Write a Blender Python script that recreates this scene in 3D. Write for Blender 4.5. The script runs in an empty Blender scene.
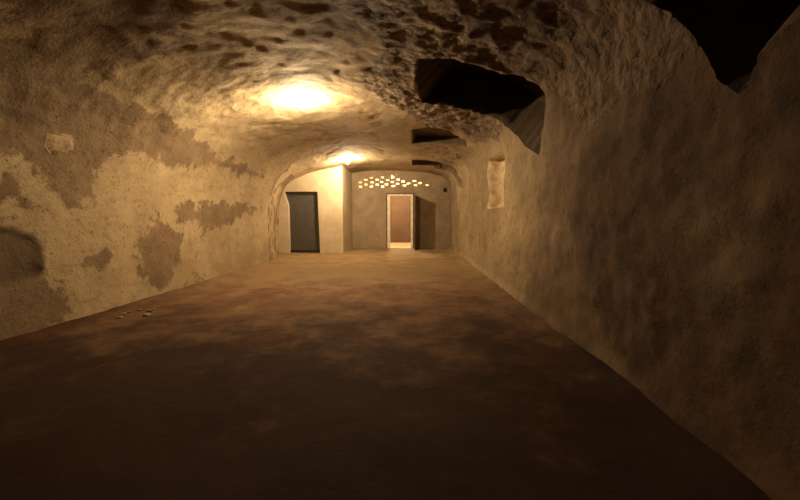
import bpy, bmesh, math, random
from mathutils import Vector, noise
random.seed(7)
S = bpy.context.scene
col = S.collection

# ------------------------------------------------------------------ camera, world, exposure
PITCH, YAW = math.atan(32/350), math.atan(10/350)
cam = bpy.data.cameras.new('camera')
cam.sensor_width = 36.0
cam.lens = 36.0*350/800
cam.clip_start = 0.05
cam_o = bpy.data.objects.new('camera', cam)
cam_o.location = (0, 0, 1.2)
cam_o.rotation_euler = (math.pi/2-PITCH, 0, YAW)
col.objects.link(cam_o)
S.camera = cam_o
w = bpy.data.worlds.new('world'); S.world = w; w.use_nodes = True
w.node_tree.nodes['Background'].inputs[0].default_value = (0.02, 0.013, 0.008, 1)
w.node_tree.nodes['Background'].inputs[1].default_value = 0.2
S.view_settings.view_transform = 'Standard'
S.view_settings.look = 'None'
S.view_settings.gamma = 1
S.view_settings.use_curve_mapping = False
S.view_settings.exposure = 0.0
BULB1, BULB2, BULB3 = 5300.0, 5600.0, 9000.0       # emission strength of the three bulbs
BULB_COL = (1.0, 0.75, 0.46, 1)

# ------------------------------------------------------------------ helpers
def tag(o, label=None, cat=None, group=None, kind=None):
    if label: o['label'] = label
    if cat: o['category'] = cat
    if group: o['group'] = group
    if kind: o['kind'] = kind
    return o

def link(name, bm, mats, parent=None, smooth=False, kind=None):
    me = bpy.data.meshes.new(name)
    bm.to_mesh(me); bm.free()
    for m in (mats if isinstance(mats, (list, tuple)) else [mats]): me.materials.append(m)
    if smooth:
        for p in me.polygons: p.use_smooth = True
    o = bpy.data.objects.new(name, me); col.objects.link(o)
    if parent: o.parent = parent
    if kind: o['kind'] = kind
    return o

def empty(name, loc):
    o = bpy.data.objects.new(name, None); o.location = loc; o.empty_display_size = .1
    col.objects.link(o); return o

def box(bm, x0, x1, y0, y1, z0, z1, bev=0):
    r = bmesh.ops.create_cube(bm, size=1)
    for v in r['verts']:
        v.co = Vector(((x0+x1)/2+v.co.x*(x1-x0), (y0+y1)/2+v.co.y*(y1-y0), (z0+z1)/2+v.co.z*(z1-z0)))
    if bev:
        es = list({e for v in r['verts'] for e in v.link_edges})
        bmesh.ops.bevel(bm, geom=es, offset=bev, segments=2, affect='EDGES', profile=.6)

def lathe(bm, pts, n=24, cx=0, cy=0):
    rings = []
    for r, z in pts:
        rings.append([bm.verts.new((cx+r*math.cos(2*math.pi*i/n), cy+r*math.sin(2*math.pi*i/n), z)) for i in range(n)])
    for a, b in zip(rings, rings[1:]):
        for i in range(n):
            bm.faces.new((a[i], a[(i+1) % n], b[(i+1) % n], b[i]))
    bm.faces.new(rings[0]); bm.faces.new(rings[-1])
    bmesh.ops.recalc_face_normals(bm, faces=bm.faces)

def tube(bm, pts, r, n=8):
    pts = [Vector(p) for p in pts]; rings = []
    for i, p in enumerate(pts):
        d = (pts[min(i+1, len(pts)-1)]-pts[max(i-1, 0)]).normalized()
        a = d.orthogonal().normalized(); b = d.cross(a)
        if rings:
            a = (pa-d*pa.dot(d)).normalized(); b = d.cross(a)
        pa = a
        rings.append([bm.verts.new(p+r*(a*math.cos(2*math.pi*k/n)+b*math.sin(2*math.pi*k/n))) for k in range(n)])
    for A, B in zip(rings, rings[1:]):
        for k in range(n): bm.faces.new((A[k], A[(k+1) % n], B[(k+1) % n], B[k]))
    bm.faces.new(rings[0]); bm.faces.new(rings[-1])
    bmesh.ops.recalc_face_normals(bm, faces=bm.faces)

# ------------------------------------------------------------------ materials
class NT:
    def __init__(s, name, rough=.9):
        s.m = bpy.data.materials.new(name); s.m.use_nodes = True
        s.t = s.m.node_tree; s.b = s.t.nodes['Principled BSDF']
        s.b.inputs['Roughness'].default_value = rough
        s.b.inputs['Specular IOR Level'].default_value = .25
        g = s.t.nodes.new('ShaderNodeNewGeometry'); s.pos = g.outputs['Position']
    def n(s, typ, **kw):
        x = s.t.nodes.new(typ)
        for k, v in kw.items(): setattr(x, k, v)
        return x
    def l(s, a, b): s.t.links.new(a, b)
    def noise(s, scale, detail=6, rough=.6, stretch=None, dist=0):
        x = s.n('ShaderNodeTexNoise'); x.inputs['Scale'].default_value = scale
        x.inputs['Detail'].default_value = detail; x.inputs['Roughness'].default_value = rough
        x.inputs['Distortion'].default_value = dist
        if stretch:
            m = s.n('ShaderNodeMapping'); m.inputs['Scale'].default_value = stretch
            s.l(s.pos, m.inputs[0]); s.l(m.outputs[0], x.inputs['Vector'])
        else: s.l(s.pos, x.inputs['Vector'])
        return x.outputs['Fac']
    def math(s, op, a, b=None, c=None):
        x = s.n('ShaderNodeMath', operation=op)
        for i, v in enumerate((a, b, c)):
            if v is None: continue
            if isinstance(v, (int, float)): x.inputs[i].default_value = v
            else: s.l(v, x.inputs[i])
        return x.outputs[0]
    def step(s, a, lo, hi, t0=0., t1=1.):
        x = s.n('ShaderNodeMapRange', interpolation_type='SMOOTHSTEP')
        s.l(a, x.inputs[0])
        for i, v in enumerate((lo, hi, t0, t1)): x.inputs[i+1].default_value = v
        return x.outputs[0]
    def mix(s, f, a, b, mode='MIX'):
        x = s.n('ShaderNodeMix', data_type='RGBA', blend_type=mode)
        if isinstance(f, (int, float)): x.inputs[0].default_value = f
        else: s.l(f, x.inputs[0])
        for i, v in ((6, a), (7, b)):
            if isinstance(v, tuple): x.inputs[i].default_value = (*v, 1)
            else: s.l(v, x.inputs[i])
        return x.outputs[2]
    def color(s, c):
        if isinstance(c, tuple): s.b.inputs['Base Color'].default_value = (*c, 1)
        else: s.l(c, s.b.inputs['Base Color'])
    def bump(s, h, dist=.02, strength=1., prev=None):
        x = s.n('ShaderNodeBump'); x.inputs['Distance'].default_value = dist
        x.inputs['Strength'].default_value = strength
        s.l(h, x.inputs['Height'])
        if prev is not None: s.l(prev, x.inputs['Normal'])
        s.l(x.outputs[0], s.b.inputs['Normal']); return x.outputs[0]

def wall_material():
    t = NT('old_cellar_plaster', .93)
    a = t.n('ShaderNodeAttribute', attribute_name='wear_shade')
    sp = t.n('ShaderNodeSeparateColor'); t.l(a.outputs['Color'], sp.inputs[0])
    peel_shade, rough, dark = sp.outputs[0], sp.outputs[1], sp.outputs[2]
    n1, n2, n3 = t.noise(3.2, 7, .62), t.noise(14, 6, .65), t.noise(45, 4, .6)
    nb = t.noise(.9, 4, .5); ns = t.noise(5, 6, .65, (1, .35, 1.6))
    # plaster: cream with ochre clouds and dirt
    cream = t.mix(t.step(nb, .35, .65), (.46, .355, .20), (.36, .265, .145))
    cream = t.mix(t.step(ns, .50, .72, 0, .55), cream, (.27, .19, .105))
    cream = t.mix(t.step(n2, .56, .70, 0, .5), cream, (.20, .14, .08))
    cream = t.mix(t.step(t.noise(6, 6, .7), .50, .62, 0, .35), cream, (.24, .165, .09))
    brown = t.mix(t.step(n1, .35, .65), (.235, .160, .088), (.18, .120, .066))
    brown = t.mix(t.step(n2, .52, .70, 0, .6), brown, (.10, .068, .042))
    pf = t.math('ADD', peel_shade, t.math('MULTIPLY', t.math('SUBTRACT', n1, .5), 1.15))
    pf = t.math('ADD', pf, t.math('MULTIPLY', t.math('SUBTRACT', n2, .5), .35))
    pm = t.step(pf, .43, .57, 0, .92)
    c = t.mix(pm, cream, brown)
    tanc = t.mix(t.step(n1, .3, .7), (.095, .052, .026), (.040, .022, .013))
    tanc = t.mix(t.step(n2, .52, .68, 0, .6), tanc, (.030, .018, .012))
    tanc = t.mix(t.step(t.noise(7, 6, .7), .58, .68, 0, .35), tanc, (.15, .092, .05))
    c = t.mix(t.math('MULTIPLY', a.outputs['Alpha'], .97), c, tanc)  # alpha carries the painted light falloff of the near right wall
    # bare rubble stone and mortar
    v = t.n('ShaderNodeTexVoronoi', feature='F1'); v.inputs['Scale'].default_value = 8
    wv = t.n('ShaderNodeVectorMath', operation='MULTIPLY_ADD')
    nz = t.n('ShaderNodeTexNoise'); nz.inputs['Scale'].default_value = 5; t.l(t.pos, nz.inputs['Vector'])
    t.l(nz.outputs['Color'], wv.inputs[0]); wv.inputs[1].default_value = (.22, .22, .22); t.l(t.pos, wv.inputs[2])
    t.l(wv.outputs[0], v.inputs['Vector'])
    st = t.mix(t.step(n1, .35, .65), (.28, .20, .125), (.17, .115, .070))
    st = t.mix(t.step(t.noise(9, 7, .72), .50, .60, 0, .75), st, (.085, .054, .034))
    rm = t.step(t.math('ADD', rough, t.math('MULTIPLY', t.math('SUBTRACT', n1, .5), .6)), .4, .6)
    st = t.mix(t.math('MULTIPLY', a.outputs['Alpha'], .55), st, t.mix(t.step(n2, .4, .6), (.12, .072, .038), (.035, .021, .013)))  # same painted falloff over the near rubble
    c = t.mix(rm, c, st)
    c = t.mix(dark, c, (.085, .056, .036))
    pits = t.step(t.noise(20, 5, .6), .60, .67, 0, .55)
    c = t.mix(pits, c, (.07, .045, .028))
    t.color(c)
    h = t.math('ADD', t.math('MULTIPLY', n1, .5), t.math('MULTIPLY', n2, .35))
    h = t.math('ADD', h, t.math('MULTIPLY', n3, .12))
    h = t.math('ADD', h, t.math('MULTIPLY', pm, -.10))
    h = t.math('ADD', h, t.math('MULTIPLY', pits, -.12))
    b = t.bump(h, .035, .8)
    hr = t.math('MULTIPLY', rm, t.math('ADD', t.math('MULTIPLY', v.outputs['Distance'], -.9), t.math('MULTIPLY', n2, .9)))
    t.bump(hr, .05, .8, b)
    return t.m

def recess_shade_material():
    t = NT('recess_shade_masonry', .95)  # dark albedo paints the shade inside the deep recesses
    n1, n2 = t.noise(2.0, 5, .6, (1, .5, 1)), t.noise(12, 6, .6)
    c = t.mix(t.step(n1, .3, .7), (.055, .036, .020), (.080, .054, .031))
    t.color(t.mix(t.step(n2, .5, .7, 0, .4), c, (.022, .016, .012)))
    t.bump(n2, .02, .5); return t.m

def plain_plaster(name, a, b, sc=3., bump=.012, brick=None):
    t = NT(name, .92)
    n1, n2 = t.noise(sc, 6, .6), t.noise(sc*6, 5, .6)
    c = t.mix(t.step(n1, .35, .65), a, b)
    c = t.mix(t.step(n2, .58, .75, 0, .35), c, tuple(x*.5 for x in b))
    h = t.math('ADD', t.math('MULTIPLY', n1, .6), t.math('MULTIPLY', n2, .3))
    if brick:
        # worn lime wash over brick courses: the bricks show through where the wash is thin
        br = t.n('ShaderNodeTexBrick'); br.inputs['Scale'].default_value = 1
        br.inputs['Brick Width'].default_value = .27; br.inputs['Row Height'].default_value = .085
        br.inputs['Mortar Size'].default_value = .010; br.inputs['Mortar Smooth'].default_value = .4
        br.inputs['Color1'].default_value = (*brick[0], 1); br.inputs['Color2'].default_value = (*brick[1], 1)
        br.inputs['Mortar'].default_value = (*brick[2], 1)
        sx = t.n('ShaderNodeSeparateXYZ'); t.l(t.pos, sx.inputs[0])
        cb = t.n('ShaderNodeCombineXYZ'); t.l(sx.outputs[0], cb.inputs[0]); t.l(sx.outputs[2], cb.inputs[1])
        t.l(cb.outputs[0], br.inputs['Vector'])
        xm = t.math('ADD', t.step(sx.outputs[0], brick[3], brick[4]), t.math('MULTIPLY', t.math('SUBTRACT', n1, .5), 1.2))
        m = t.step(xm, .45, 1.1, .0, .42)
        c = t.mix(m, c, br.outputs['Color'])
        h = t.math('ADD', h, t.math('MULTIPLY', t.math('MULTIPLY', br.outputs['Fac'], m), -.5))
    t.color(c); t.bump(h, bump*2, .8); return t.m

def floor_material():
    t = NT('packed_earth_floor', .9)
    t.b.inputs['Specular IOR Level'].default_value = .1
    n0, n1, n2, n3 = t.noise(.55, 4, .5), t.noise(1.9, 7, .65), t.noise(9, 6, .65), t.noise(50, 3, .6)
    c = t.mix(t.step(n0, .35, .65), (.150, .088, .046), (.115, .062, .034))
    c = t.mix(t.step(t.noise(1.1, 8, .72), .48, .60, 0, .85), c, (.080, .034, .017))
    c = t.mix(t.step(n1, .30, .44, .55, 0), c, (.24, .165, .092))
    c = t.mix(t.step(n2, .55, .72, 0, .5), c, (.055, .030, .018))
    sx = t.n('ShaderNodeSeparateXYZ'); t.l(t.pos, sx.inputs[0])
    light_falloff = t.math('ADD', sx.outputs[1], t.math('MULTIPLY', t.math('SUBTRACT', n1, .5), 9.0))
    light_falloff = t.math('ADD', light_falloff, t.math('MULTIPLY', t.math('SUBTRACT', n0, .5), 4.0))
    c = t.mix(t.step(light_falloff, 4.6, 8.5, 0, .8), c, t.mix(t.step(n1, .35, .65), (.36, .25, .135), (.27, .18, .092)))  # brighter far floor: lamplight painted into the earth colour
    c = t.mix(t.step(light_falloff, 2.0, 5.4, .90, 0), c, (.026, .013, .009))  # near floor darkened: light falloff and vignette painted into the colour
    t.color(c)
    h = t.math('ADD', t.math('MULTIPLY', n1, .6), t.math('MULTIPLY', n2, .3))
    t.bump(t.math('ADD', h, t.math('MULTIPLY', n3, .06)), .04, .7); return t.m

def flat_mat(name, c, rough=.6, metal=0, var=.25, sc=8):
    t = NT(name, rough); t.b.inputs['Metallic'].default_value = metal
    n = t.noise(sc, 5, .6)
    t.color(t.mix(t.step(n, .35, .7), c, tuple(x*(1-var) for x in c)))
    t.bump(n, .004, .4); return t.m

def bulb_mat(name, strength):
    m = bpy.data.materials.new(name); m.use_nodes = True
    t = m.node_tree; t.nodes.clear()
    e = t.nodes.new('ShaderNodeEmission'); o = t.nodes.new('ShaderNodeOutputMaterial')
    e.inputs[0].default_value = BULB_COL; e.inputs[1].default_value = strength
    t.links.new(e.outputs[0], o.inputs[0]); return m

M_WALL = wall_material()
M_SHADE = recess_shade_material()
M_BLOCK = plain_plaster('lime_washed_plaster', (.58, .48, .34), (.50, .40, .26), 2.2)
M_BACK = plain_plaster('grey_washed_brickwork', (.34, .26, .165), (.27, .20, .125), 2.4, .012,
                       ((.23, .16, .095), (.17, .115, .07), (.34, .26, .165), .55, 1.3))
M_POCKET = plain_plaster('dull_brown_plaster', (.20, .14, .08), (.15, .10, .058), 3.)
M_NICHE = plain_plaster('pale_niche_plaster', (.72, .58, .38), (.50, .37, .22), 7.)
M_FLOOR = floor_material()
M_ROOM = plain_plaster('cream_room_plaster', (.72, .62, .46), (.66, .56, .40), 2.)
M_FAR = plain_plaster('brown_room_plaster', (.125, .080, .048), (.10, .062, .038), 2.)
M_BACKFLOOR = plain_plaster('pale_screed', (.42, .31, .20), (.34, .25, .16), 2.)
M_CREAM = flat_mat('cream_gloss_paint', (.90, .80, .60), .4)
M_STEEL = flat_mat('dark_grey_painted_steel', (.090, .080, .066), .5)
M_LEAF = flat_mat('dark_brown_painted_wood', (.12, .085, .055), .6)
M_EDGE = flat_mat('weathered_dark_timber', (.10, .07, .045), .7)
M_IRON = flat_mat('rusty_iron', (.045, .030, .022), .7, .4)
M_CER = flat_mat('aged_white_ceramic', (.55, .48, .36), .4)
M_CRUMB = flat_mat('white_plaster_crumb', (.34, .26, .18), .9, 0, .35, 30)

# ------------------------------------------------------------------ vault section
CTRL = [(1.57,-.05),(1.57,1.0),(1.58,1.9),(1.56,2.45),(1.38,2.74),(.9,2.9),(.1,3.0),(-1.1,3.06),(-2.2,2.98),
        (-3.0,2.74),(-3.5,2.35),(-3.75,1.8),(-3.8,1.1),(-3.8,-.05)]
P = [Vector(c) for c in CTRL]
for _ in range(3):
    q = [P[0]]
    for a, b in zip(P, P[1:]): q += [a*.75+b*.25, a*.25+b*.75]
    P = q+[P[-1]]
CUM = [0]
for a, b in zip(P, P[1:]): CUM.append(CUM[-1]+(b-a).length)
LEN = CUM[-1]
def prof(s):
    s = min(max(s, 0), LEN); i = 0
    while i < len(P)-2 and CUM[i+1] < s: i += 1
    f = (s-CUM[i])/(CUM[i+1]-CUM[i]); d = (P[i+1]-P[i]).normalized()
    return P[i].lerp(P[i+1], f), Vector((d.y, -d.x))       # point, normal pointing out of the room
def prof_s(s):
    p, n = prof(s); n2 = (prof(s-.08)[1]+n+prof(s+.08)[1]).normalized(); return p, n2

# outlines in (arc length along the section, depth into the room), metres
POCKETS = {
 'near':  [(3.35,2.75),(3.0,2.62),(2.66,2.43),(2.49,2.26),(2.3,2.11),(2.12,2.0),(1.96,1.93),(1.83,1.79),(1.9,1.76),(1.99,1.71),(2.02,1.64),(2.06,1.54),(2.21,1.45),(2.65,1.4),(3.1,1.35),(3.5,1.4)],
 'second':[(4.14,4.17),(3.84,4.06),(3.56,4.07),(3.26,4.12),(2.95,4.12),(2.62,4.03),(2.39,4.22),(2.01,4.42),(2.24,4.95),(2.61,5.54),(2.94,5.70),(3.37,5.67),(3.77,5.61),(4.04,5.62),(4.16,4.75)],
 'third': [(4.19,7.37),(3.84,7.09),(3.47,7.13),(3.01,7.68),(2.93,8.0),(3.52,8.5),(4.18,8.73)],
 'fourth':[(4.17,11.0),(3.63,10.75),(3.08,10.95),(2.63,11.05),(2.12,10.39),(2.22,11.21),(2.59,11.94),(3.01,12.21),(3.61,12.19),(4.16,12.12)],
 'niche': [(2.40,7.15),(2.36,6.15),(2.28,6.06),(1.44,6.04),(1.44,7.19),(2.3,7.19)],
}
PEEL = [
 [(9.06,5.02),(9.13,5.26),(9.3,5.48),(9.41,5.77),(9.68,5.65),(10.0,5.57),(10.18,5.27),(10.02,4.95),(9.78,4.82),(9.58,4.69),(9.35,4.76),(9.27,4.93)],
 [(8.9,5.49),(8.82,6.24),(8.76,7.37),(8.79,8.88),(8.98,7.97),(9.2,7.37),(9.27,6.68),(9.37,6.38),(9.21,6.11),(9.14,5.68),(9.01,5.49)],
 [(9.16,1.0),(9.16,3.14),(9.18,3.26),(9.25,3.41),(9.4,3.51),(9.52,3.46),(9.67,3.5),(9.85,3.64),(9.98,3.72),(10.23,3.61),(10.4,3.05),(10.4,1.0)],
 [(9.94,3.53),(9.98,3.7),(10.2,3.68),(10.17,3.51)],
 [(7.3,0),(7.6,3.02),(7.6,3.47),(7.55,4.11),(7.62,5.28),(7.83,6.05),(7.9,7.42),(8.06,8.64),(8.1,7.2),(8.13,6.48),(8.22,5.54),(8.27,5.22),(8.19,4.45),(8.44,4.16),(8.86,4.13),(8.93,3.82),(8.78,3.6),(8.53,3.54),(8.5,3.31),(8.54,3.15),(8.5,0)],
 [(8.74,3.0),(8.77,3.3),(8.83,3.27),(8.83,3.0)], [(8.92,3.36),(8.94,3.52),(9.01,3.5),(8.97,3.38)],
 [(9.52,3.9),(9.57,4.23),(9.72,4.19),(9.65,3.91)],
]
DARKP = [[(9.16,1.0),(9.16,3.14),(9.18,3.26),(9.25,3.41),(9.4,3.51),(9.52,3.46),(9.67,3.5),(9.71,3.35),(9.74,3.0),(9.8,1.0)],
         [(8.10,2.6),(8.05,3.38),(8.14,3.52),(8.17,3.38),(8.16,3.0)]]
PATCH = [[(8.23,3.55),(8.20,3.75),(8.31,3.80),(8.36,3.56)]]
def seg(p, a, b):
    ax, ay = a; bx, by = b; dx, dy = bx-ax, by-ay
    t = max(0, min(1, ((p[0]-ax)*dx+(p[1]-ay)*dy)/(dx*dx+dy*dy+1e-12)))
    x, y = ax+t*dx, ay+t*dy
    return math.hypot(p[0]-x, p[1]-y), (x, y)
def sd(p, poly):        # positive inside
    ins = False; best = (9e9, None); n = len(poly)
    for i in range(n):
        a, b = poly[i], poly[(i+1) % n]
        if (a[1] > p[1]) != (b[1] > p[1]) and p[0] < (b[0]-a[0])*(p[1]-a[1])/(b[1]-a[1])+a[0]: ins = not ins
        r = seg(p, a, b)
        if r[0] < best[0]: best = r
    return (best[0] if ins else -best[0]), best[1]
def bb(poly, m=.3):
    return min(a[0] for a in poly)-m, max(a[0] for a in poly)+m, min(a[1] for a in poly)-m, max(a[1] for a in poly)+m
def near(p, b): return b[0] < p[0] < b[1] and b[2] < p[1] < b[3]
BBP = [bb(p) for p in PEEL]; BBD = [bb(p) for p in DARKP]; BBT = [bb(p) for p in PATCH]
BBH = {k: bb(p) for k, p in POCKETS.items()}
def sm(x, a, b):
    t = max(0, min(1, (x-a)/(b-a))); return t*t*(3-2*t)

Y0, Y1, DS, DY = -2.0, 13.95, .036, .036
NS, NY = int(LEN/DS)+1, int((Y1-Y0)/DY)+1
SS = [LEN*i/(NS-1) for i in range(NS)]
YY = [Y0+(Y1-Y0)*j/(NY-1) for j in range(NY)]
PR = [prof_s(s) for s in SS]
bm = bmesh.new()
wear_shade = bm.verts.layers.float_color.new('wear_shade')
sy = {}
grid = []
def rough_at(s, y):
    # bare rubble of the vault: right haunch and crown, where the plaster has fallen
    lim = 2.02+.55*sm(y, 3.3, 3.95)+.16*noise.noise(Vector((y*1.7, 3.1, 0)))
    hi = 4.75+.4*noise.noise(Vector((y*.9, 8.2, 0)))-.6*sm(y, 5.6, 6.6)
    r = sm(s, lim-.28, lim+.42)*(1-sm(s, hi-.35, hi+.35))
    return r*(1-.62*sm(y, 6.2, 7.4))*(1-.6*sm(y, 9.0, 10.5))
def surf(i, j):
    s, y = SS[i], YY[j]; p, n = PR[i]
    q = Vector((p.x, y, p.y)); out = Vector((n.x, 0, n.y))
    r = rough_at(s, y)
    left = sm(s, 7.2, 8.2)
    d = (.035-.02*sm(y, 5.5, 8)*sm(s, 3.5, 4.5))*noise.noise(q*.8)+(.016-.009*sm(y, 6, 8)*sm(s, 3.5, 4.5))*noise.noise(q*2.6)+.005*noise.noise(q*8)
    d += r*(1-.55*sm(s, 3.8, 4.3))*(.020*noise.noise(q*3.2+Vector((2, 8, 1)))+.032*noise.noise(q*5.5+Vector((5, 2, 1)))+.024*noise.noise(q*11)+.010*noise.noise(q*19))
    cr = (1-r)*sm(s, 4.4, 5.2)*(1-sm(s, 8.0, 8.6))                     # flaking ceiling plaster, long scales
    fl = noise.noise(Vector((q.x*2.2, q.y*1.1, q.z*3))+Vector((9, 0, 4)))+.4*noise.noise(q*6)
    d += cr*(.009*sm(fl, -.05, .15)+.004*noise.noise(q*9))
    d += (1-r)*sm(s, .1, .5)*(1-sm(s, 3, 4))*(.022*noise.noise(q*3+Vector((7, 1, 2)))+.014*noise.noise(q*8)+.010*noise.noise(q*16))
    # transverse ribs of the vault between the pockets
    co = q+out*d
    if co.x < -2.4:
        co.x -= .66*sm(-co.x, 2.4, 3.6)*(max(0, y-9.35)/2.45 if y > 9.35 else 0)*(1 if y < 11.9 else 1.0)
    # small foot of the wall
    if co.z < .16 and s < 1: co.x -= .05*(1-sm(co.z, 0, .16))
    # plaster wear, with painted falloff and bulb haze mixed into the same values
    pl = .02+.30*noise.noise(q*.7+Vector((3, 3, 0)))+.02
    if s > 7.2: pl = .06+.22*noise.noise(q*.9+Vector((1, 7, 0)))+.18*sm(s, 9.6, 10.2)+.10*(1-sm(y, 2.5, 5))
    if 4.4 < s <= 7.9:  pl = max(pl, .40*(1-sm(y, 3.0, 6.8))+.22*sm(s, 5.6, 6.6)*(1-sm(y, 3.2, 5.0))+.10+.45*noise.noise(q*1.1))*(1-.6*sm(y, 6, 8))  # extra brown towards the camera paints a vignette on the vault
    if 4.4 < s <= 7.9: pl -= .25*sm(s, 4.6, 5.4)*(1-sm(s, 6.8, 7.6))*sm(y, 1.5, 4)  # paler around the near bulb: its haze painted into the plaster
    if s < 3: pl = .12+.25*noise.noise(q*.8)
    if y > 9.3 and s > 7.6 and y < 11.8: pl = .40+.5*noise.noise(q*1.5)+.5*noise.noise(q*5)
    dk = 0.
    tan = (1-sm(s, 3.0, 4.3))*(.36+.72*(1-sm(y+1.6*noise.noise(q*.9)+.8*noise.noise(q*3), 1.6, 7.0))+.22*noise.noise(q*1.3))  # brown of the right wall, deepened near the camera as painted light falloff
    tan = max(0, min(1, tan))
    for k, poly in enumerate(PEEL):
        if near((s, y), BBP[k]):
            v = sd((s, y), poly)[0]; pl = max(pl, .5+v/.34*.5)
    for k, poly in enumerate(DARKP):
        if near((s, y), BBD[k]):
            v = sd((s, y), poly)[0]; dk = max(dk, .55*sm(v, -.02, .03))
            if k == 0: co += out*.03*sm(v, -.015, .03)
    for k, poly in enumerate(PATCH):
        if near((s, y), BBT[k]):
            v = sd((s, y), poly)[0]
            if v > -.02: pl = -.6
            co -= out*.02*sm(v, -.02, .01)
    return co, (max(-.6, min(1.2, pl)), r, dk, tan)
for i in range(NS):
    row = []
    for j in range(NY):
        co, c = surf(i, j)
        v = bm.verts.new(co); v[wear_shade] = c; row.append(v); sy[v] = (SS[i], YY[j])
    grid.append(row)
holes = {k: [] for k in POCKETS}
zone = bm.faces.layers.int.new('zone')
for i in range(NS-1):
    for j in range(NY-1):
        c = ((SS[i]+SS[i+1])/2, (YY[j]+YY[j+1])/2); skip = None
        for k, poly in POCKETS.items():
            if near(c, BBH[k]) and sd(c, poly)[0] > 0: skip = k; break
        vs = (grid[i][j], grid[i][j+1], grid[i+1][j+1], grid[i+1][j])
        if skip:
            holes[skip] += vs; continue
        f = bm.faces.new(vs)
        f[zone] = 0 if c[0] < 2.55 else (2 if c[0] > LEN-2.45 else 1)
        f.smooth = True
for v in [v for v in bm.verts if not v.link_faces]:
    bm.verts.remove(v); 
for k, poly in POCKETS.items():
    ring = {v for v in holes[k] if v.is_valid and any(len(e.link_faces) == 1 for e in v.link_edges)}
    for v in ring:          # pull the ragged grid edge onto the outline
        s, y = sy[v]; _, (ns, ny) = sd((s, y), poly)
        j = noise.noise(Vector((s*9, y*9, 0)))*(.022 if k != 'niche' else .012)
        p0 = prof_s(s)[0]; p1, n1 = prof_s(ns+j)
        v.co += Vector((p1.x-p0.x, ny+j-y, p1.y-p0.y))
    edges = list({e for v in ring for e in v.link_edges if len(e.link_faces) == 1 and e.verts[0] in ring and e.verts[1] in ring})
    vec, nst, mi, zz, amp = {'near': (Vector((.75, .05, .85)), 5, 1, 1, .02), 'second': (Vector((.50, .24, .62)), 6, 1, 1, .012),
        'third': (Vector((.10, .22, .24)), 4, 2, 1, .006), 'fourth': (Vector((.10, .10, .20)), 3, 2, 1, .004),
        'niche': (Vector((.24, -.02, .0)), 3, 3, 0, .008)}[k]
    cur = edges
    for st in range(nst):
        r = bmesh.ops.extrude_edge_only(bm, edges=cur)
        nv = [g for g in r['geom'] if isinstance(g, bmesh.types.BMVert)]
        for v in nv: v.co += vec/nst+amp*noise.noise_vector(v.co*3)
        for g in r['geom']:
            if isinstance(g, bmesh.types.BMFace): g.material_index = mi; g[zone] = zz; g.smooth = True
        cur = [g for g in r['geom'] if isinstance(g, bmesh.types.BMEdge) and g.verts[0] in set(nv) and g.verts[1] in set(nv)]
    r = bmesh.ops.triangle_fill(bm, edges=cur, use_beauty=True)
    for g in r['geom']:
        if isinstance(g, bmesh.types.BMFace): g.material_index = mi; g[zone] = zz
for zi, name in ((0, 'wall_right'), (1, 'ceiling'), (2, 'wall_left')):
    b2 = bm.copy(); z2 = b2.faces.layers.int['zone']
    bmesh.ops.delete(b2, geom=[f for f in b2.faces if f[z2] != zi], context='FACES')
    link(name, b2, [M_WALL, M_SHADE, M_POCKET, M_NICHE], kind='structure')
bm.free()

# ------------------------------------------------------------------ floor
bm = bmesh.new(); nx, ny = 130, 330; g = []
for i in range(nx+1):
    row = []
    for j in range(ny+1):
        x, y = -5.0+6.8*i/nx, -2.05+15.9*j/ny
        q = Vector((x, y, 0))
        z = .018*noise.noise(q*.9)+.008*noise.noise(q*3)+.004*noise.noise(q*8)
        z += .05*(1-sm(x+3.85, 0, .35))*(1 if y < 9.4 else .2)+.05*(1-sm(1.58-x+.05*noise.noise(q*2), 0, .3))
        z = z*sm(13.8-y, 0, .4)
        row.append(bm.verts.new((x, y, z)))
    g.append(row)
for i in range(nx):
    for j in range(ny):
        f = bm.faces.new((g[i][j], g[i+1][j], g[i+1][j+1], g[i][j+1])); f.smooth = True
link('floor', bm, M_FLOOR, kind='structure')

# ------------------------------------------------------------------ walls pierced by openings
def pierced(name, x0, x1, z0, z1, y, th, rects, mat, extra=()):
    bm = bmesh.new()
    xs = sorted({x0, x1} | {round(v, 4) for r in rects for v in r[:2]} | set(extra))
    zs = sorted({z0, z1} | {round(v, 4) for r in rects for v in r[2:]})
    vf, vb = {}, {}
    def V(d, i, k, yy):
        if (i, k) not in d: d[(i, k)] = bm.verts.new((xs[i], yy, zs[k]))
        return d[(i, k)]
    def hole(i, k):
        if i < 0 or k < 0 or i >= len(xs)-1 or k >= len(zs)-1: return False
        cx, cz = (xs[i]+xs[i+1])/2, (zs[k]+zs[k+1])/2
        return any(r[0] < cx < r[1] and r[2] < cz < r[3] for r in rects)
    for i in range(len(xs)-1):
        for k in range(len(zs)-1):
            if hole(i, k):
                for (a, b, di, dk) in (((i, k), (i+1, k), 0, -1), ((i+1, k), (i+1, k+1), 1, 0), ((i+1, k+1), (i, k+1), 0, 1), ((i, k+1), (i, k), -1, 0)):
                    if not hole(i+di, k+dk):
                        bm.faces.new((V(vf, *a, y), V(vf, *b, y), V(vb, *b, y+th), V(vb, *a, y+th)))
                continue
            bm.faces.new((V(vf, i, k, y), V(vf, i+1, k, y), V(vf, i+1, k+1, y), V(vf, i, k+1, y)))
            bm.faces.new((V(vb, i, k, y+th), V(vb, i, k+1, y+th), V(vb, i+1, k+1, y+th), V(vb, i+1, k, y+th)))
    return link(name, bm, mat, kind='structure')

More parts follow.
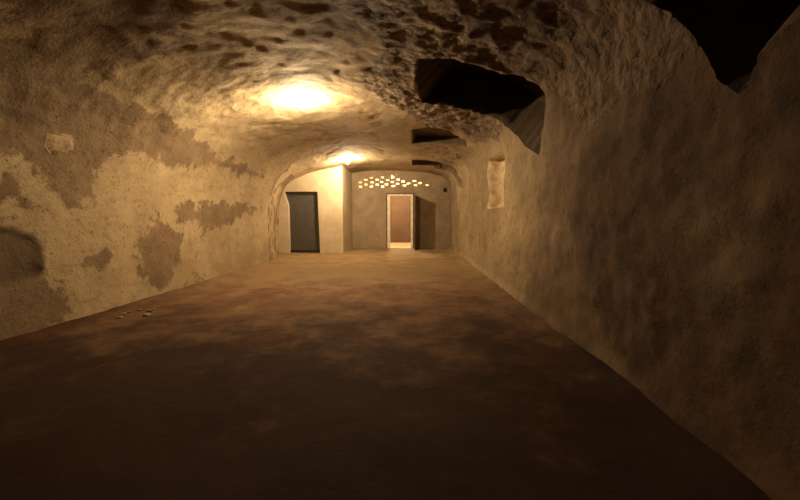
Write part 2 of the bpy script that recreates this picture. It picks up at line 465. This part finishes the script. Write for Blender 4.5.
vents = [(-1.952,2.592),(-1.731,2.691),(-1.51,2.776),(-1.291,2.689),(-1.08,2.784),(-.874,2.679),(-.663,2.795),(-.467,2.695),
 (-.274,2.621),(-.064,2.543),(.163,2.642),(.382,2.563),(.671,2.476),(-1.945,2.422),(-1.732,2.509),(-1.489,2.595),(-1.283,2.507),
 (-1.116,2.602),(-.927,2.515),(-.699,2.601),(-.489,2.536),(-.217,2.461),(.212,2.477),(-1.513,2.43),(-1.081,2.429),(-.655,2.449)]
rects = []
for i, (x, z) in enumerate(vents):
    hw, hh = random.uniform(.060, .072), random.uniform(.038, .046)
    rects.append((x-hw, x+hw, z-hh, z+hh))
DX0, DX1, DZ = -.90, .115, 2.13
pierced('wall_back', -2.3, 2.2, -.05, 3.5, 13.8, .12, rects+[(DX0, DX1, -.05, DZ), (1.30, 1.45, 2.20, 2.36)], M_BACK)
# plug behind the small putlog hole beside the vault
bm = bmesh.new(); box(bm, 1.22, 1.55, 13.92, 13.95, 2.12, 2.44); link('recess_shade_plug', bm, M_SHADE, kind='structure')

# projecting plastered block with the left doorway: front face and return
bm = bmesh.new()
xs = [-4.9, -4.215, -3.09, -2.55, -2.19]; 
def blk(x, z, y=11.8):
    q = Vector((x, y, z)); return (x+.012*noise.noise(q*2.1), y+.02*noise.noise(q*1.3), z)
N = 44
cells = {}
def bv(i, k):
    if (i, k) not in cells:
        x = -4.9+2.63*i/N; z = -.05+3.35*k/N
        cells[(i, k)] = bm.verts.new(blk(x, z))
    return cells[(i, k)]
ox0, ox1, oz = -4.22, -3.09, 2.09
# door jamb follows the slightly bowed left edge of the opening
for i in range(N):
    for k in range(N):
        cx = -4.9+2.63*(i+.5)/N; cz = -.05+3.35*(k+.5)/N
        if ox0 < cx < ox1 and cz < oz: continue
        bm.faces.new((bv(i, k), bv(i+1, k), bv(i+1, k+1), bv(i, k+1)))
be = [e for e in bm.edges if len(e.link_faces) == 1 and all(-4.6 < v.co.x < -2.6 and v.co.z < 2.4 for v in e.verts)
      and not all(v.co.z < -.02 for v in e.verts)]
for v in {v for e in be for v in e.verts}:
    if v.co.z > oz-.06: v.co.z = 2.085+.01*noise.noise(v.co*3)
    if v.co.x < -3.7 and v.co.z < 2.2 and v.co.x < -4.1: v.co.x = -4.12-.11*sm(v.co.z, 1.55, 2.05)
    if v.co.x > -3.2: v.co.x = -3.065-.045*(v.co.z/2.09)
r = bmesh.ops.extrude_edge_only(bm, edges=be)
for v in r['geom']:
    if isinstance(v, bmesh.types.BMVert): v.co.y += .22
re = [e for e in bm.edges if len(e.link_faces) == 1 and all(v.co.x > -2.32 for v in e.verts)]
for st in range(12):
    r = bmesh.ops.extrude_edge_only(bm, edges=re)
    nv = {g for g in r['geom'] if isinstance(g, bmesh.types.BMVert)}
    for v in nv: v.co.y += 2.1/12
    re = [g for g in r['geom'] if isinstance(g, bmesh.types.BMEdge) and g.verts[0] in nv and g.verts[1] in nv]
for f in bm.faces: f.smooth = True
o = link('wall_left_block', bm, M_BLOCK, kind='structure')
o.name = 'wall_far_left'
me = o.data
m = o.modifiers.new('edge', 'EDGE_SPLIT'); m.split_angle = math.radians(40)

# wall behind the photographer
bm = bmesh.new(); box(bm, -4.6, 2.2, -2.2, -1.98, -.05, 3.4); link('wall_front', bm, M_FAR, kind='structure')

# ------------------------------------------------------------------ doors
d1 = tag(empty('door_1', (-3.65, 12.0, 0)), 'dark grey sheet steel door in the left doorway of the pale plastered wall', 'door', kind='structure')
def child(name, bm, mat, par, smooth=False):
    for v in bm.verts: v.co -= par.location
    return link(name, bm, mat, par, smooth)
bm = bmesh.new(); box(bm, -4.30, -3.02, 11.95, 11.985, .015, 2.12, .004)
box(bm, -3.27, -3.235, 11.94, 11.952, .03, 2.08, .002)
child('leaf', bm, M_STEEL, d1)
bm = bmesh.new(); box(bm, -4.24, -3.03, 11.915, 11.95, .02, .10, .004); child('kick_rail', bm, M_IRON, d1)

d2 = tag(empty('door_2', (-.39, 13.8, 0)), 'cream door frame with a dark leaf standing open into the cellar', 'door', kind='structure')
bm = bmesh.new()
fw = .085
box(bm, DX0, DX0+fw+.03, 13.79, 13.97, 0, DZ, .006); box(bm, DX1-fw, DX1, 13.79, 13.97, 0, DZ, .006)
box(bm, DX0+fw+.03, DX1-fw, 13.79, 13.97, DZ-.065, DZ, .006)
child('frame', bm, M_CREAM, d2)
bm = bmesh.new()
box(bm, DX0-.035, DX0+.004, 13.775, 13.81, 0, DZ+.035, .003); box(bm, DX1-.004, DX1+.035, 13.775, 13.81, 0, DZ+.035, .003)
box(bm, DX0+.004, DX1-.004, 13.775, 13.81, DZ-.002, DZ+.035, .003)
child('outer_trim', bm, M_EDGE, d2)
bm = bmesh.new(); box(bm, DX0+fw+.03, DX1-fw, 13.78, 13.98, -.01, .03, .004); child('threshold', bm, M_CREAM, d2)
bm = bmesh.new()
lx = DX1+.045
box(bm, lx, lx+.035, 12.97, 13.765, .03, 2.08, .004)
for z0, z1 in ((.03, .2), (.98, 1.1), (1.95, 2.08)): box(bm, lx-.012, lx+.002, 12.99, 13.74, z0, z1, .003)
for y0, y1 in ((12.99, 13.09), (13.64, 13.74)): box(bm, lx-.012, lx+.002, y0, y1, .2, 1.95, .003)
leaf = child('leaf', bm, M_LEAF, d2)
for z in (.35, 1.75):
    bm = bmesh.new(); lathe(bm, [(.011, z-.05), (.011, z+.05)], 10, DX1+.04, 13.765); child('hinge', bm, M_IRON, d2)
bm = bmesh.new(); tube(bm, [(lx+.02, 13.05, 1.05), (lx+.075, 13.05, 1.05), (lx+.08, 13.06, 1.05), (lx+.08, 13.15, 1.05)], .009)
child('handle', bm, M_IRON, d2)

# ------------------------------------------------------------------ room beyond the back door
bm = bmesh.new(); box(bm, -3.2, 2.4, 13.85, 17.6, -.12, -.012); link('floor_beyond', bm, M_BACKFLOOR, kind='structure').name = 'floor_1'
bm = bmesh.new(); box(bm, -3.2, 2.4, 17.4, 17.6, -.05, 3.3)
link('wall_beyond', bm, M_ROOM, kind='structure')
d3 = tag(empty('door_3', (-.4, 17.39, 0)), 'plain brown door at the far end of the room beyond', 'door', kind='structure')
bm = bmesh.new(); box(bm, -1.15, .45, 17.35, 17.39, .0, 2.42, .005); child('leaf', bm, M_FAR, d3)
bm = bmesh.new(); box(bm, -1.22, -1.15, 17.34, 17.40, 0, 2.49, .005); box(bm, .45, .52, 17.34, 17.40, 0, 2.49, .005)
box(bm, -1.15, .45, 17.34, 17.40, 2.42, 2.49, .005); child('frame', bm, M_EDGE, d3)
bm = bmesh.new(); box(bm, -3.2, -3.0, 13.97, 17.4, -.05, 3.3); link('wall_beyond_left', bm, M_ROOM, kind='structure')
bm = bmesh.new(); box(bm, 2.2, 2.4, 13.97, 17.4, -.05, 3.3); link('wall_beyond_right', bm, M_ROOM, kind='structure')
bm = bmesh.new(); box(bm, -3.2, 2.4, 13.92, 17.6, 3.16, 3.3); link('ceiling_1', bm, M_ROOM, kind='structure')

# ------------------------------------------------------------------ lamps
def bulb_lamp(loc, top, label, strength, n):
    x, y, z = loc
    t = tag(empty('bulb_lamp', (x, y, top)), label, 'lamp', 'bare bulbs under the ceiling')
    def ch(name, bm, mat): 
        for v in bm.verts: v.co.z -= 0
        return link(name, bm, mat, t, True)
    h = z-top
    bm = bmesh.new(); lathe(bm, [(.045, .012), (.046, -.006), (.036, -.018), (.014, -.022)], 20); ch('ceiling_rose', bm, M_CER)
    bm = bmesh.new(); lathe(bm, [(.014, -.018), (.020, -.024), (.021, h+.052), (.0195, h+.048)], 16); ch('lamp_holder', bm, M_CER)
    bm = bmesh.new()
    lathe(bm, [(.016, h+.056), (.019, h+.042), (.033, h+.020), (.038, h), (.034, h-.018), (.020, h-.032), (.004, h-.037)], 20)
    ch('bulb', bm, bulb_mat('glowing_bulb_glass' if n == 0 else 'glowing_bulb_glass_%s' % 'bc'[n-1], strength))
    return t
bulb_lamp((-1.665, 5.55, 2.915), 3.045, 'glaring bare bulb on the vault, the larger and nearer of the two in the cellar', BULB1, 0)
bulb_lamp((-1.90, 10.82, 2.885), 3.00, 'bare bulb glowing beside the corner of the pale wall with the dark door', BULB2, 1)
bulb_lamp((-.80, 15.5, 2.985), 3.16, 'bare bulb in the room beyond, glimpsed through the brick vent holes', BULB3, 2)

# ------------------------------------------------------------------ small things
crumbs = [((-3.23, 4.12), .046, 'brightest plaster crumb on the earth floor near the left wall'),
          ((-3.35, 4.33), .034, 'pale plaster crumb lying just behind the brightest crumb'),
          ((-3.49, 4.34), .028, 'pale plaster crumb beside the left wall, behind the brightest crumb'),
          ((-3.55, 4.16), .028, 'small dull plaster crumb close to the foot of the left wall'),
          ((-3.47, 4.00), .032, 'plaster crumb nearest the camera by the left wall'),
          ((-3.36, 4.42), .022, 'tiny plaster crumb furthest from the camera in the scatter'),
          ((-3.55, 4.24), .022, 'tiny dull plaster crumb tight against the foot of the left wall')]
for (x, y), r, lab in crumbs:
    bm = bmesh.new(); bmesh.ops.create_icosphere(bm, subdivisions=2, radius=r)
    sd0 = random.random()*40
    for v in bm.verts:
        v.co *= 1+.35*noise.noise(v.co*30+Vector((sd0, 0, 0)))
        v.co.z *= .45; v.co.y *= .8
    q = Vector((x, y, 0)); zf = .018*noise.noise(q*.9)+.008*noise.noise(q*3)+.05*(1-sm(x+3.85, 0, .35))
    o = link('plaster_crumb', bm, M_CRUMB, None, False); o.location = (x, y, zf+r*.3)
    tag(o, lab, 'rubble', 'plaster crumbs by the left wall')

HK = Vector((1.18, 9.0, 2.80))
t = tag(empty('iron_hook', HK), 'small dark iron hook with a pale plaster dab under the far right vault', 'hook')
bm = bmesh.new(); tube(bm, [(.02, 0, .06), (0, 0, .0), (-.01, -.01, -.07), (.02, -.01, -.11), (.06, -.01, -.10), (.075, -.01, -.05)], .012); link('hook_bar', bm, M_IRON, t, True)
bm = bmesh.new(); bmesh.ops.create_icosphere(bm, subdivisions=2, radius=.05)
for v in bm.verts: v.co = Vector((v.co.x*.9+.02, v.co.y, v.co.z*.5+.05))*(1+.1*noise.noise(v.co*30))
link('plaster_dab', bm, M_CRUMB, t, True)
